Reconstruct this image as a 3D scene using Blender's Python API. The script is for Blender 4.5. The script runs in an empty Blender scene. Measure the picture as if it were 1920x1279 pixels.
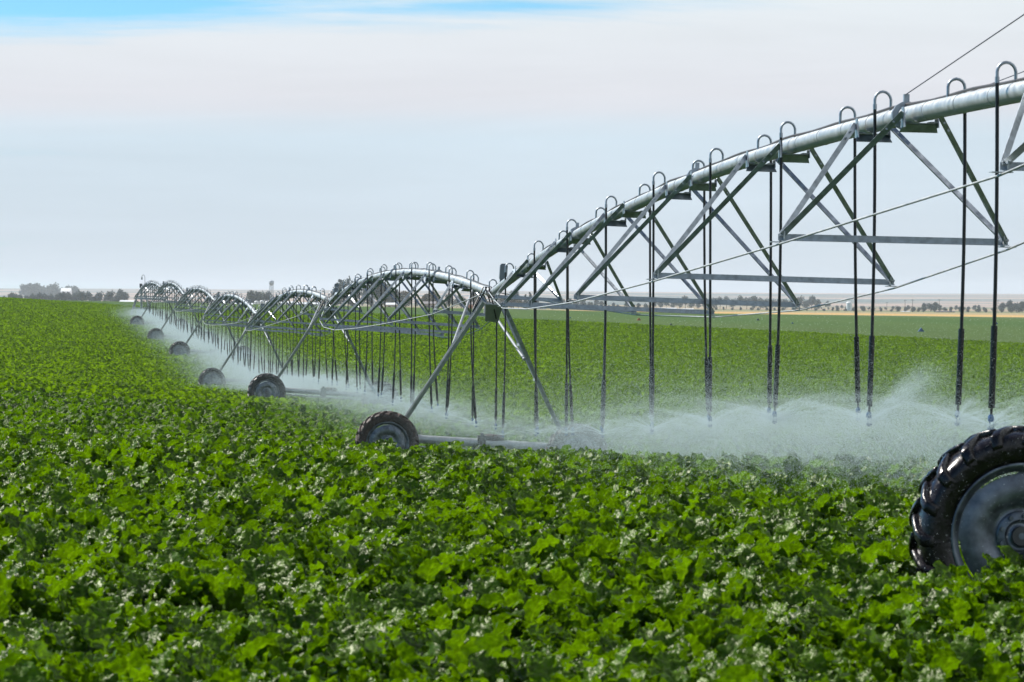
import bpy, math, random
import numpy as np
from mathutils import Vector, Matrix, noise

random.seed(7)
RNG = np.random.default_rng(7)
R = math.radians
V = Vector
scene = bpy.context.scene
COL = scene.collection
F = 7000.0            # focal length in photo pixels (1920 wide)
HOR = 560.0           # photo row of the true horizon
CZ = 2.2              # camera height above datum

# ------------------------------------------------------------------ helpers
def tag(o, label=None, cat=None, group=None, kind=None):
    if label: o['label'] = label
    if cat: o['category'] = cat
    if group: o['group'] = group
    if kind: o['kind'] = kind
    return o

def empty(name, loc):
    o = bpy.data.objects.new(name, None)
    o.empty_display_size = 0.2
    o.location = loc
    COL.objects.link(o)
    return o

class MB:
    """collects geometry and links it as ONE mesh object"""
    def __init__(s): s.v = []; s.f = []; s.m = []; s.sm = []
    def add(s, vs, fs, mi=0, smooth=False):
        b = len(s.v); s.v += [tuple(p) for p in vs]
        for f in fs:
            s.f.append(tuple(i + b for i in f)); s.m.append(mi); s.sm.append(smooth)
    def prism(s, p0, p1, poly, ref, mi=0):
        p0 = V(p0); p1 = V(p1); a = (p1 - p0).normalized()
        ref = V(ref); u = ref - a * ref.dot(a)
        if u.length < 1e-5: u = a.orthogonal()
        u.normalize(); w = a.cross(u)
        n = len(poly)
        vs = [p0 + u * x + w * y for x, y in poly] + [p1 + u * x + w * y for x, y in poly]
        fs = [(i, (i + 1) % n, n + (i + 1) % n, n + i) for i in range(n)]
        fs += [tuple(range(n - 1, -1, -1)), tuple(range(n, 2 * n))]
        s.add(vs, fs, mi)
    def angle(s, p0, p1, ref, w=.06, t=.006, mi=0):
        s.prism(p0, p1, [(0, 0), (w, 0), (w, t), (t, t), (t, w), (0, w)], ref, mi)
    def channel(s, p0, p1, ref, w=.1, d=.05, t=.008, mi=0):
        h = w / 2
        s.prism(p0, p1, [(0, -h), (d, -h), (d, -h + t), (t, -h + t), (t, h - t), (d, h - t), (d, h), (0, h)], ref, mi)
    def box(s, c, sx, sy, sz, mi=0, X=(1, 0, 0), Y=(0, 1, 0), Z=(0, 0, 1)):
        c = V(c); X = V(X); Y = V(Y); Z = V(Z)
        vs = [c + X * (sx / 2 * i) + Y * (sy / 2 * j) + Z * (sz / 2 * k) for k in (-1, 1) for j in (-1, 1) for i in (-1, 1)]
        s.add(vs, [(0, 2, 3, 1), (4, 5, 7, 6), (0, 1, 5, 4), (2, 6, 7, 3), (0, 4, 6, 2), (1, 3, 7, 5)], mi)
    def tube(s, pts, r, n=8, mi=0, cap=True, smooth=True):
        pts = [V(p) for p in pts]; N = len(pts)
        rs = r if isinstance(r, (list, tuple)) else [r] * N
        ref = None; vs = []
        for i, p in enumerate(pts):
            a = (pts[min(i + 1, N - 1)] - pts[max(i - 1, 0)]).normalized()
            if ref is None: ref = a.orthogonal().normalized()
            u = ref - a * ref.dot(a)
            if u.length < 1e-4: u = a.orthogonal()
            u.normalize(); ref = u; w = a.cross(u)
            for k in range(n):
                th = 2 * math.pi * k / n
                vs.append(p + (u * math.cos(th) + w * math.sin(th)) * rs[i])
        fs = []
        for i in range(N - 1):
            for k in range(n):
                k2 = (k + 1) % n
                fs.append((i * n + k, i * n + k2, (i + 1) * n + k2, (i + 1) * n + k))
        s.add(vs, fs, mi, smooth)
        if cap:
            s.add([vs[k] for k in range(n)], [tuple(range(n - 1, -1, -1))], mi)
            s.add([vs[(N - 1) * n + k] for k in range(n)], [tuple(range(n))], mi)
    def lathe(s, prof, c, ax, n=48, mi=0, smooth=True, closed=False):
        """prof = [(radius, offset along axis)]"""
        c = V(c); a = V(ax).normalized(); u = a.orthogonal().normalized(); w = a.cross(u)
        M = len(prof); vs = []
        for r, h in prof:
            for k in range(n):
                th = 2 * math.pi * k / n
                vs.append(c + a * h + (u * math.cos(th) + w * math.sin(th)) * r)
        fs = []
        for i in range(M if closed else M - 1):
            j = (i + 1) % M
            for k in range(n):
                k2 = (k + 1) % n
                fs.append((i * n + k, i * n + k2, j * n + k2, j * n + k))
        s.add(vs, fs, mi, smooth)
    def build(s, name, mats, parent=None, origin=None):
        """vertices are world coordinates; origin is the world place of the object"""
        mats = mats if isinstance(mats, (list, tuple)) else [mats]
        if origin is None:
            origin = world_of(parent) if parent else V((0, 0, 0))
        origin = V(origin)
        me = bpy.data.meshes.new(name)
        me.from_pydata([(x - origin.x, y - origin.y, z - origin.z) for x, y, z in s.v], [], s.f)
        for m in mats: me.materials.append(m)
        me.polygons.foreach_set('material_index', s.m)
        me.polygons.foreach_set('use_smooth', s.sm)
        me.update()
        o = bpy.data.objects.new(name, me); COL.objects.link(o)
        if parent:
            o.parent = parent; o.location = origin - world_of(parent)
        else: o.location = origin
        return o

def world_of(o):
    p = V(o.location)
    while o.parent: o = o.parent; p += V(o.location)
    return p

def smooth(a, b, x):
    t = min(1, max(0, (x - a) / (b - a))); return t * t * (3 - 2 * t)

def hermite(xs, ys):
    n = len(xs); m = []
    for i in range(n):
        if i == 0: m.append((ys[1] - ys[0]) / (xs[1] - xs[0]))
        elif i == n - 1: m.append((ys[-1] - ys[-2]) / (xs[-1] - xs[-2]))
        else:
            a = (ys[i] - ys[i - 1]) / (xs[i] - xs[i - 1]); b = (ys[i + 1] - ys[i]) / (xs[i + 1] - xs[i])
            m.append(0 if a * b <= 0 else 2 * a * b / (a + b))
    def f(x):
        if x <= xs[0]: return ys[0] + m[0] * (x - xs[0])
        if x >= xs[-1]: return ys[-1] + m[-1] * (x - xs[-1])
        import bisect
        i = bisect.bisect_right(xs, x) - 1
        h = xs[i + 1] - xs[i]; t = (x - xs[i]) / h
        return ((1 + 2 * t) * (1 - t) ** 2 * ys[i] + t * (1 - t) ** 2 * h * m[i] + t * t * (3 - 2 * t) * ys[i + 1] + t * t * (t - 1) * h * m[i + 1])
    return f

# ------------------------------------------------------------------ terrain
TY = [21.6, 73.5, 123.5, 173.5, 223.5, 273.5, 323.5]
TX = [2.93, -2.46, -8.12, -13.95, -19.9, -26.1, -32.5]
row_x = hermite([-20] + TY + [373.5, 520], [7.2] + TX + [-39.0, -58.2])
row_g = hermite([-300, 0, 15, 21.6, 32, 42, 55, 73.5, 100, 123.5, 173.5, 223.5, 273.5, 323.5, 373.5, 450, 500, 560, 700],
                [-2.2, -2.05, -2.0, -1.97, -2.03, -2.25, -2.85, -3.42, -3.52, -3.7, -4.45, -3.8, -3.38, -2.68, -2.0, -1.3, -1.08, -1.0, -1.0])
far_c = hermite([480, 700, 1000, 1900, 4000, 6000, 9000, 12500], [575, 580, 583, 579, 571.5, 560, 547, 546])    # photo row in the middle of the view
far_k = hermite([480, 700, 1000, 1900, 4000, 6000, 9000, 12500], [.024, .020, .0158, .0085, .007, .006, .0055, .0055])

def ground_rel(x, y):
    near = None
    if y < 720:
        dx = x - row_x(y)
        k = smooth(12, 70, y)
        if dx < 0:
            d = -dx
            near = row_g(y) + k * .06 * (d if d < 30 else 30 + 15 * (1 - math.exp(-(d - 30) / 15)))
        else:
            near = row_g(y) - k * (.6 * math.tanh(dx / 10) + .015 * min(dx, 120))
        near += .05 * noise.noise((x * .13, y * .08, 3.1)) * smooth(20, 60, y)
    if y > 480:
        u = max(-1500, min(1500, x / y * F))
        row = far_c(y) + far_k(y) * u
        row += 1.1 * noise.noise((u * .0022, y * .0004, 1.7)) * smooth(3500, 8000, y)
        far = (HOR - row) * y / F
    if y <= 480: return near
    if y >= 720: return far
    t = smooth(480, 720, y); return near * (1 - t) + far * t

def ground(x, y): return ground_rel(x, y) + CZ

def hit(px, py, y0=100, y1=11000):
    """the place where the ray through a photo pixel meets the ground"""
    k = (px - 960) / F; s = -(py - HOR) / F
    y = y0; prev = None
    while y < y1:
        if s * y <= ground_rel(k * y, y): break
        y *= 1.004
    return V((k * y, y, ground(k * y, y)))

CE = [(-400, 560), (-80, 505), (-52, 500), (-22, 480), (45, 330), (75, 265), (400, 200)]
def crop_edge(x): return float(np.interp(x, [c[0] for c in CE], [c[1] for c in CE]))

# ------------------------------------------------------------------ materials
def mat(name, rgb, rough=.5, metal=0, spec=.5, var=0, vscale=8, bump=0, bscale=30, coat=0):
    m = bpy.data.materials.new(name); m.use_nodes = True
    nt = m.node_tree; N = nt.nodes; L = nt.links; b = N['Principled BSDF']
    b.inputs['Base Color'].default_value = (*rgb, 1)
    b.inputs['Roughness'].default_value = rough
    b.inputs['Metallic'].default_value = metal
    b.inputs['Specular IOR Level'].default_value = spec
    b.inputs['Coat Weight'].default_value = coat
    if var or bump:
        tc = N.new('ShaderNodeTexCoord')
        nz = N.new('ShaderNodeTexNoise'); nz.inputs['Scale'].default_value = vscale; nz.inputs['Detail'].default_value = 5
        L.new(tc.outputs['Object'], nz.inputs['Vector'])
        if var:
            mr = N.new('ShaderNodeMapRange'); mr.inputs[1].default_value = .3; mr.inputs[2].default_value = .7
            mr.inputs[3].default_value = 1 - var; mr.inputs[4].default_value = 1 + var
            L.new(nz.outputs['Fac'], mr.inputs[0])
            mx = N.new('ShaderNodeVectorMath'); mx.operation = 'SCALE'; mx.inputs[0].default_value = rgb
            L.new(mr.outputs[0], mx.inputs['Scale']); L.new(mx.outputs[0], b.inputs['Base Color'])
            mr2 = N.new('ShaderNodeMapRange'); mr2.inputs[1].default_value = .3; mr2.inputs[2].default_value = .7
            mr2.inputs[3].default_value = max(.05, rough - .1); mr2.inputs[4].default_value = min(1, rough + .1)
            L.new(nz.outputs['Fac'], mr2.inputs[0]); L.new(mr2.outputs[0], b.inputs['Roughness'])
        if bump:
            n2 = N.new('ShaderNodeTexNoise'); n2.inputs['Scale'].default_value = bscale; n2.inputs['Detail'].default_value = 4
            L.new(tc.outputs['Object'], n2.inputs['Vector'])
            bp = N.new('ShaderNodeBump'); bp.inputs['Strength'].default_value = bump; bp.inputs['Distance'].default_value = .01
            L.new(n2.outputs['Fac'], bp.inputs['Height']); L.new(bp.outputs[0], b.inputs['Normal'])
    return m

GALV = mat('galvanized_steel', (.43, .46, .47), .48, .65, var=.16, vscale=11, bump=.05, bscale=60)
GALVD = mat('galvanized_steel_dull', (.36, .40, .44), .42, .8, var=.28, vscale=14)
RODM = mat('truss_rod_steel', (.40, .42, .42), .5, .6, var=.2)
STAYM = mat('stay_steel', (.24, .27, .30), .6, .3, var=.2)
BLACK = mat('black_hose_rubber', (.012, .012, .013), .42, spec=.5)
SLEEVE = mat('black_weight_sleeve', (.010, .010, .011), .3, spec=.5, var=.2, vscale=30)
BLUEP = mat('blue_plastic', (.03, .11, .28), .4)
GREYBOX = mat('grey_paint', (.20, .23, .26), .45, var=.1)
TYREWET = mat('wet_black_rubber', (.006, .005, .007), .24, spec=.42, var=.4, vscale=25, bump=.25, bscale=40)
TYREMUD = mat('muddy_rubber', (.050, .034, .028), .6, spec=.4, var=.6, vscale=12, bump=.5, bscale=35)
TYREDRY = mat('black_rubber', (.018, .017, .017), .42, spec=.5, var=.4, vscale=12, bump=.3)
RIMM = mat('galvanized_wheel_disc', (.16, .185, .22), .40, .75, var=.6, vscale=9, bump=.14, bscale=14)
HUBM = mat('dark_hub_steel', (.09, .09, .09), .5, .6, var=.3)
MOTOR = mat('brown_motor_casing', (.07, .05, .045), .45, .2, var=.3)
WIRE = mat('steel_wire', (.10, .10, .12), .5, .5)
DKCABLE = mat('power_cable_jacket', (.05, .045, .045), .5)

def leaf_material(name, c_dark, c_light, rough, transl, tcol, bump=.5, bscale=55, spec=.5):
    m = bpy.data.materials.new(name); m.use_nodes = True
    nt = m.node_tree; N = nt.nodes; L = nt.links; b = N['Principled BSDF']; out = N['Material Output']
    b.inputs['Roughness'].default_value = rough; b.inputs['Specular IOR Level'].default_value = spec; b.inputs['Specular Tint'].default_value = (.95, 1, .72, 1)
    oi = N.new('ShaderNodeObjectInfo'); at = N.new('ShaderNodeAttribute'); at.attribute_name = 'tone'
    ad = N.new('ShaderNodeMath'); ad.operation = 'MULTIPLY_ADD'
    L.new(oi.outputs['Random'], ad.inputs[0]); ad.inputs[1].default_value = .35; L.new(at.outputs['Fac'], ad.inputs[2])
    cr = N.new('ShaderNodeValToRGB'); e = cr.color_ramp.elements
    e[0].position = 0; e[0].color = (*c_dark, 1); e[1].position = 1.25 / 1.35; e[1].color = (*c_light, 1)
    y = e.new(1.0); y.color = (c_light[0] * 2.2, c_light[1] * 1.35, c_light[2], 1)
    dv = N.new('ShaderNodeMath'); dv.operation = 'DIVIDE'; dv.inputs[1].default_value = 1.35
    L.new(ad.outputs[0], dv.inputs[0]); L.new(dv.outputs[0], cr.inputs[0])
    rb = N.new('ShaderNodeAttribute'); rb.attribute_name = 'rib'
    rm = N.new('ShaderNodeMix'); rm.data_type = 'RGBA'; L.new(rb.outputs['Fac'], rm.inputs[0]); L.new(cr.outputs[0], rm.inputs[6]); rm.inputs[7].default_value = (c_light[0] * 1.7, c_light[1] * 1.55, c_light[2] * 9, 1)
    class cr_: outputs = [rm.outputs[2]]
    cr = cr_
    L.new(cr.outputs[0], b.inputs['Base Color'])
    if bump:
        t2 = N.new('ShaderNodeTexCoord'); v2 = N.new('ShaderNodeTexNoise'); v2.inputs['Scale'].default_value = 38; v2.inputs['Detail'].default_value = 3; L.new(t2.outputs['Object'], v2.inputs['Vector'])
        mr = N.new('ShaderNodeMapRange'); mr.inputs[1].default_value = .35; mr.inputs[2].default_value = .65; mr.inputs[3].default_value = .68; mr.inputs[4].default_value = 1.25; L.new(v2.outputs['Fac'], mr.inputs[0])
        vs_ = N.new('ShaderNodeVectorMath'); vs_.operation = 'SCALE'; L.new(cr.outputs[0], vs_.inputs[0]); L.new(mr.outputs[0], vs_.inputs['Scale'])
        class cr2_: outputs = [vs_.outputs[0]]
        cr = cr2_; L.new(cr.outputs[0], b.inputs['Base Color'])
        tc = N.new('ShaderNodeTexCoord'); nz = N.new('ShaderNodeTexNoise'); nz.inputs['Scale'].default_value = bscale; nz.inputs['Detail'].default_value = 2
        L.new(tc.outputs['Object'], nz.inputs['Vector'])
        bp = N.new('ShaderNodeBump'); bp.inputs['Strength'].default_value = bump; bp.inputs['Distance'].default_value = .03
        L.new(nz.outputs['Fac'], bp.inputs['Height']); L.new(bp.outputs[0], b.inputs['Normal'])
    tr = N.new('ShaderNodeBsdfTranslucent')
    if bump: L.new(bp.outputs[0], tr.inputs['Normal'])
    mt = N.new('ShaderNodeMix'); mt.data_type = 'RGBA'; mt.blend_type = 'MULTIPLY'; mt.inputs[0].default_value = 1
    L.new(cr.outputs[0], mt.inputs[6]); mt.inputs[7].default_value = (*tcol, 1); L.new(mt.outputs[2], tr.inputs['Color'])
    mx = N.new('ShaderNodeMixShader'); mx.inputs[0].default_value = transl
    L.new(b.outputs[0], mx.inputs[1]); L.new(tr.outputs[0], mx.inputs[2]); L.new(mx.outputs[0], out.inputs['Surface'])
    return m

LEAF = leaf_material('beet_leaf', (.010, .034, .001), (.080, .168, .002), .42, .38, (2.35, 2.2, .25), bump=.6, bscale=26, spec=.28)
LEAFFAR = leaf_material('beet_leaf_matte', (.026, .066, .001), (.094, .178, .002), .6, .48, (2.4, 2.2, .3), bump=0, spec=.05)
LEAFMID = leaf_material('beet_leaf_mid', (.014, .046, .001), (.084, .172, .002), .44, .42, (2.4, 2.2, .3), bump=.7, bscale=30, spec=.16)
STEM = leaf_material('beet_petiole', (.10, .19, .03), (.16, .26, .05), .4, .2, (1, 1, 1), bump=0)
TREELEAF = leaf_material('tree_foliage_haze_tint', (.038, .056, .064), (.078, .102, .105), .7, .3, (1, 1, 1), bump=0)  # bluish grey of distance haze is mixed into this foliage colour
TREEBROWN = leaf_material('autumn_foliage', (.055, .045, .030), (.11, .085, .055), .7, .15, (1, 1, 1), bump=0)
BARK = mat('bark', (.06, .05, .04), .9)

# ------------------------------------------------------------------ world, sun
SUN_EL, SUN_AZ = 46, -58           # azimuth measured from the view direction (+Y), minus = towards -X
w = bpy.data.worlds.new('World'); scene.world = w; w.use_nodes = True
nt = w.node_tree; N = nt.nodes; L = nt.links; bg = N['Background']
sky = N.new('ShaderNodeTexSky'); sky.sky_type = 'NISHITA'; sky.sun_disc = False
sky.sun_elevation = R(SUN_EL); sky.sun_rotation = R(SUN_AZ); sky.altitude = 1200; sky.air_density = 1.0; sky.dust_density = .6; sky.ozone_density = 2.0
SKY_S = .06
bg.inputs['Strength'].default_value = SKY_S
geo = N.new('ShaderNodeTexCoord'); sep = N.new('ShaderNodeSeparateXYZ'); L.new(geo.outputs['Generated'], sep.inputs[0])
# cloud sheet: long flat bands near the horizon, thinning higher up
mp = N.new('ShaderNodeMapping'); mp.inputs['Scale'].default_value = (5, 5, 62); mp.inputs['Location'].default_value = (3.2, .4, 1.3)
L.new(geo.outputs['Generated'], mp.inputs['Vector'])
n1 = N.new('ShaderNodeTexNoise'); n1.inputs['Scale'].default_value = 1.0; n1.inputs['Detail'].default_value = 7; n1.inputs['Roughness'].default_value = .62; n1.inputs['Distortion'].default_value = .4
L.new(mp.outputs[0], n1.inputs['Vector'])
cov = N.new('ShaderNodeValToRGB'); cov.color_ramp.interpolation = 'EASE'
ce = cov.color_ramp.elements; ce[0].position = .0; ce[0].color = (.42,) * 3 + (1,); ce[1].position = .10; ce[1].color = (.0,) * 3 + (1,)
def el(p, v):
    q = ce.new(p); q.color = (v, v, v, 1)
el(.030, .66); el(.042, .62); el(.0475, .52); el(.052, .60); el(.067, .52); el(.0722, .27); el(.0795, .11)
L.new(sep.outputs['Z'], cov.inputs[0])
sm = N.new('ShaderNodeMath'); sm.operation = 'ADD'; 
sx = N.new('ShaderNodeMath'); sx.operation = 'MULTIPLY_ADD'; sx.inputs[1].default_value = 1.6; L.new(sep.outputs['X'], sx.inputs[0]); L.new(n1.outputs['Fac'], sx.inputs[2])
hi = N.new('ShaderNodeMapRange'); hi.interpolation_type = 'SMOOTHSTEP'; hi.inputs[1].default_value = .085; hi.inputs[2].default_value = .24; hi.inputs[3].default_value = 0; hi.inputs[4].default_value = -.30
L.new(sep.outputs['Z'], hi.inputs[0])
s2 = N.new('ShaderNodeMath'); s2.operation = 'ADD'; L.new(sx.outputs[0], s2.inputs[0]); L.new(hi.outputs[0], s2.inputs[1])
L.new(s2.outputs[0], sm.inputs[0]); L.new(cov.outputs[0], sm.inputs[1])
ma = N.new('ShaderNodeMapRange'); ma.interpolation_type = 'SMOOTHSTEP'; ma.inputs[1].default_value = .46; ma.inputs[2].default_value = .78; L.new(sm.outputs[0], ma.inputs[0])
cc = N.new('ShaderNodeValToRGB'); q = cc.color_ramp.elements
SC = 2 ** -.55 / SKY_S
q[0].position = 0; q[0].color = (.60, .67, .755, 1); q[1].position = .08; q[1].color = (.80, .86, .90, 1)
e2 = q.new(.045); e2.color = (.655, .775, .87, 1); e3 = q.new(.052); e3.color = (.76, .77, .825, 1)
L.new(sep.outputs['Z'], cc.inputs[0])
sc_ = N.new('ShaderNodeVectorMath'); sc_.operation = 'SCALE'; L.new(cc.outputs[0], sc_.inputs[0])
wisp = N.new('ShaderNodeMapRange'); wisp.inputs[1].default_value = .3; wisp.inputs[2].default_value = .7; wisp.inputs[3].default_value = SC * .97; wisp.inputs[4].default_value = SC * 1.07
L.new(n1.outputs['Fac'], wisp.inputs[0]); L.new(wisp.outputs[0], sc_.inputs['Scale'])
# blue between the clouds: the physical sky, a little more saturated low down
bl = N.new('ShaderNodeMix'); bl.data_type = 'RGBA'; bl.blend_type = 'MULTIPLY'; bl.inputs[0].default_value = 1
L.new(sky.outputs[0], bl.inputs[6]); bl.inputs[7].default_value = (.66, 1.22, 1.55, 1)
lowz = N.new('ShaderNodeMapRange'); lowz.inputs[1].default_value = .12; lowz.inputs[2].default_value = .45; L.new(sep.outputs['Z'], lowz.inputs[0])
bl2 = N.new('ShaderNodeMix'); bl2.data_type = 'RGBA'; L.new(lowz.outputs[0], bl2.inputs[0]); L.new(bl.outputs[2], bl2.inputs[6]); L.new(sky.outputs[0], bl2.inputs[7])
mixc = N.new('ShaderNodeMix'); mixc.data_type = 'RGBA'
L.new(ma.outputs[0], mixc.inputs[0]); L.new(bl2.outputs[2], mixc.inputs[6]); L.new(sc_.outputs[0], mixc.inputs[7])
L.new(mixc.outputs[2], bg.inputs['Color'])

sl = bpy.data.lights.new('sun', 'SUN'); sl.energy = 5.0; sl.angle = R(.53); sl.color = (1, .95, .87)
so = bpy.data.objects.new('sun', sl); COL.objects.link(so)
sd = V((math.sin(R(SUN_AZ)) * math.cos(R(SUN_EL)), math.cos(R(SUN_AZ)) * math.cos(R(SUN_EL)), math.sin(R(SUN_EL))))
so.rotation_euler = sd.to_track_quat('Z', 'Y').to_euler(); so.location = (0, 0, 60)

# ------------------------------------------------------------------ camera
cam = bpy.data.cameras.new('camera'); co = bpy.data.objects.new('camera', cam); COL.objects.link(co)
cam.sensor_width = 36; cam.lens = F / 1920 * 36; cam.clip_start = .5; cam.clip_end = 40000
co.location = (0, 0, CZ)
co.rotation_euler = (R(90) - math.atan((639.5 - HOR) / F), 0, 0)
cam.dof.use_dof = True; cam.dof.focus_distance = 62; cam.dof.aperture_fstop = 11
scene.camera = co

# ------------------------------------------------------------------ ground
def build_ground():
    us = list(np.arange(-1400, 1401, 10.0))
    ext = [1500, 1700, 2000, 2500, 3300, 4500, 7000, 12000, 24000]
    us = [-e for e in reversed(ext)] + us + ext
    ys = [6.0]
    while ys[-1] < 12400: ys.append(ys[-1] * (1.012 if ys[-1] < 300 else 1.0065))
    ys = [-400, -150, -50, -12, 0] + ys
    xs_near = None
    verts = []; cols = []
    for y in ys:
        for u in us:
            x = u * max(y, 6) / F
            if y <= 6: x = u * 6 / F * (1 + (6 - y) * .35)
            x = max(-2600, min(2600, x))
            verts.append((x, y, ground(x, y)))
            cols.append(field_colour(x, y, u))
    nu = len(us)
    faces = [(i * nu + j, i * nu + j + 1, (i + 1) * nu + j + 1, (i + 1) * nu + j) for i in range(len(ys) - 1) for j in range(nu - 1)]
    me = bpy.data.meshes.new('ground'); me.from_pydata(verts, [], faces)
    ca = me.attributes.new('field', 'FLOAT_COLOR', 'POINT')
    ca.data.foreach_set('color', np.array([(*c, 1) for c in cols], dtype=np.float32).ravel())
    me.polygons.foreach_set('use_smooth', [True] * len(faces))
    m = bpy.data.materials.new('fields'); m.use_nodes = True
    nt = m.node_tree; N = nt.nodes; L = nt.links; b = N['Principled BSDF']
    a = N.new('ShaderNodeAttribute'); a.attribute_name = 'field'
    tc = N.new('ShaderNodeTexCoord'); nz = N.new('ShaderNodeTexNoise'); nz.inputs['Scale'].default_value = .35; nz.inputs['Detail'].default_value = 8; nz.inputs['Roughness'].default_value = .7
    L.new(tc.outputs['Object'], nz.inputs['Vector'])
    mr = N.new('ShaderNodeMapRange'); mr.inputs[1].default_value = .3; mr.inputs[2].default_value = .7; mr.inputs[3].default_value = .72; mr.inputs[4].default_value = 1.28
    L.new(nz.outputs['Fac'], mr.inputs[0])
    vm = N.new('ShaderNodeVectorMath'); vm.operation = 'SCALE'; L.new(a.outputs['Color'], vm.inputs[0]); L.new(mr.outputs[0], vm.inputs['Scale'])
    L.new(vm.outputs[0], b.inputs['Base Color']); b.inputs['Roughness'].default_value = .95; b.inputs['Specular IOR Level'].default_value = .1
    me.materials.append(m)
    o = bpy.data.objects.new('ground', me); COL.objects.link(o); tag(o, kind='structure')

def lerp3(a, b, t): return tuple(a[i] + (b[i] - a[i]) * t for i in range(3))

def field_colour(x, y, u):
    if y < crop_edge(x) + 2: return (.030, .045, .012)
    n = noise.noise((x * .004, y * .004, 0.3))
    e = y - crop_edge(x)
    wob = 14 * noise.noise((u * .004, 2.2, 5)) 
    ptrack = 340 + (u - 860) * -.1
    if u > 840 and e < 20: return (.33, .25, .15)
    if y < 1130 + .08 * u + wob:
        g = lerp3((.040, .090, .014), (.054, .100, .018), .5 + .5 * math.sin(x * .16 + y * .025))
        if abs(y - (1010 + .04 * u)) < 26 and 180 < u < 640: return (.36, .29, .16)
        return lerp3(g, (.058, .094, .020), .3 + n)
    if y < 1175 + .08 * u + wob and u > 200: return (.05, .085, .03)
    if y < 1560 - .05 * u and u > -260: return lerp3((.40, .24, .075), (.46, .31, .12), .5 + n)
    if y < 2050: return lerp3((.30, .24, .13), (.20, .19, .09), .5 + n)
    if y < 4200:
        k = noise.noise((x * .0016, y * .0022, 4.0))
        return lerp3((.26, .20, .13), (.09, .12, .06), smooth(-.25, .3, k))
    k = noise.noise((u * .0011, y * .0021, 9.0)) + .45 * noise.noise((u * .004, y * .0052, 2.0))
    return lerp3((.31, .225, .18), (.075, .105, .10), smooth(-.10, .12, k))
build_ground()

# ------------------------------------------------------------------ haze
hz = MB(); hz.box((0, 6050, 17.5), 5400, 13300, 71)
HAZE = bpy.data.materials.new('haze_air'); HAZE.use_nodes = True
nt = HAZE.node_tree; nt.nodes.remove(nt.nodes['Principled BSDF'])
pv = nt.nodes.new('ShaderNodeVolumePrincipled'); pv.inputs['Color'].default_value = (.80, .89, 1.0, 1); pv.inputs['Density'].default_value = .00008; pv.inputs['Anisotropy'].default_value = .2
nt.links.new(pv.outputs[0], nt.nodes['Material Output'].inputs['Volume'])
tag(hz.build('haze', HAZE), kind='stuff')

# ------------------------------------------------------------------ scatter by geometry nodes (stuff only)
def scatter(name, pts, rots, scls, idx, templates):
    tcoll = bpy.data.collections.new(name + '_kinds')
    for t in templates: tcoll.objects.link(t)
    me = bpy.data.meshes.new(name); me.from_pydata(pts, [], [])
    for an, ty, key, data in (('rot', 'FLOAT_VECTOR', 'vector', rots), ('scl', 'FLOAT', 'value', scls), ('idx', 'INT', 'value', idx)):
        a = me.attributes.new(an, ty, 'POINT'); a.data.foreach_set(key, np.array(data, dtype=np.int32 if ty == 'INT' else np.float32).ravel())
    o = bpy.data.objects.new(name, me); COL.objects.link(o)
    g = bpy.data.node_groups.new(name + '_spread', 'GeometryNodeTree')
    g.interface.new_socket('Geometry', in_out='INPUT', socket_type='NodeSocketGeometry')
    g.interface.new_socket('Geometry', in_out='OUTPUT', socket_type='NodeSocketGeometry')
    N = g.nodes; L = g.links
    gi = N.new('NodeGroupInput'); go = N.new('NodeGroupOutput'); ip = N.new('GeometryNodeInstanceOnPoints')
    ci = N.new('GeometryNodeCollectionInfo'); ci.inputs['Collection'].default_value = tcoll
    ci.inputs['Separate Children'].default_value = True; ci.inputs['Reset Children'].default_value = True
    def na(an, ty):
        n = N.new('GeometryNodeInputNamedAttribute'); n.data_type = ty; n.inputs['Name'].default_value = an
        return next(s for s in n.outputs if s.enabled and s.name == 'Attribute')
    er = N.new('FunctionNodeEulerToRotation')
    L.new(na('rot', 'FLOAT_VECTOR'), er.inputs[0]); L.new(er.outputs[0], ip.inputs['Rotation'])
    L.new(na('scl', 'FLOAT'), ip.inputs['Scale']); L.new(na('idx', 'INT'), ip.inputs['Instance Index'])
    ip.inputs['Pick Instance'].default_value = True
    L.new(gi.outputs[0], ip.inputs['Points']); L.new(ci.outputs[0], ip.inputs['Instance']); L.new(ip.outputs[0], go.inputs[0])
    md = o.modifiers.new('spread', 'NODES'); md.node_group = g
    return o

def raw_mesh(name, v, f, mats, mi=None, tone=None, sm=True):
    me = bpy.data.meshes.new(name); me.from_pydata(v, [], f)
    for m in mats: me.materials.append(m)
    if mi is not None: me.polygons.foreach_set('material_index', mi)
    me.polygons.foreach_set('use_smooth', [sm] * len(f))
    if tone is not None:
        a = me.attributes.new('tone', 'FLOAT', 'POINT'); a.data.foreach_set('value', np.array([t % 10 for t in tone], dtype=np.float32))
        a = me.attributes.new('rib', 'FLOAT', 'POINT'); a.data.foreach_set('value', np.array([(t // 10) * .1 for t in tone], dtype=np.float32))
    return bpy.data.objects.new(name, me)

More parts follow.
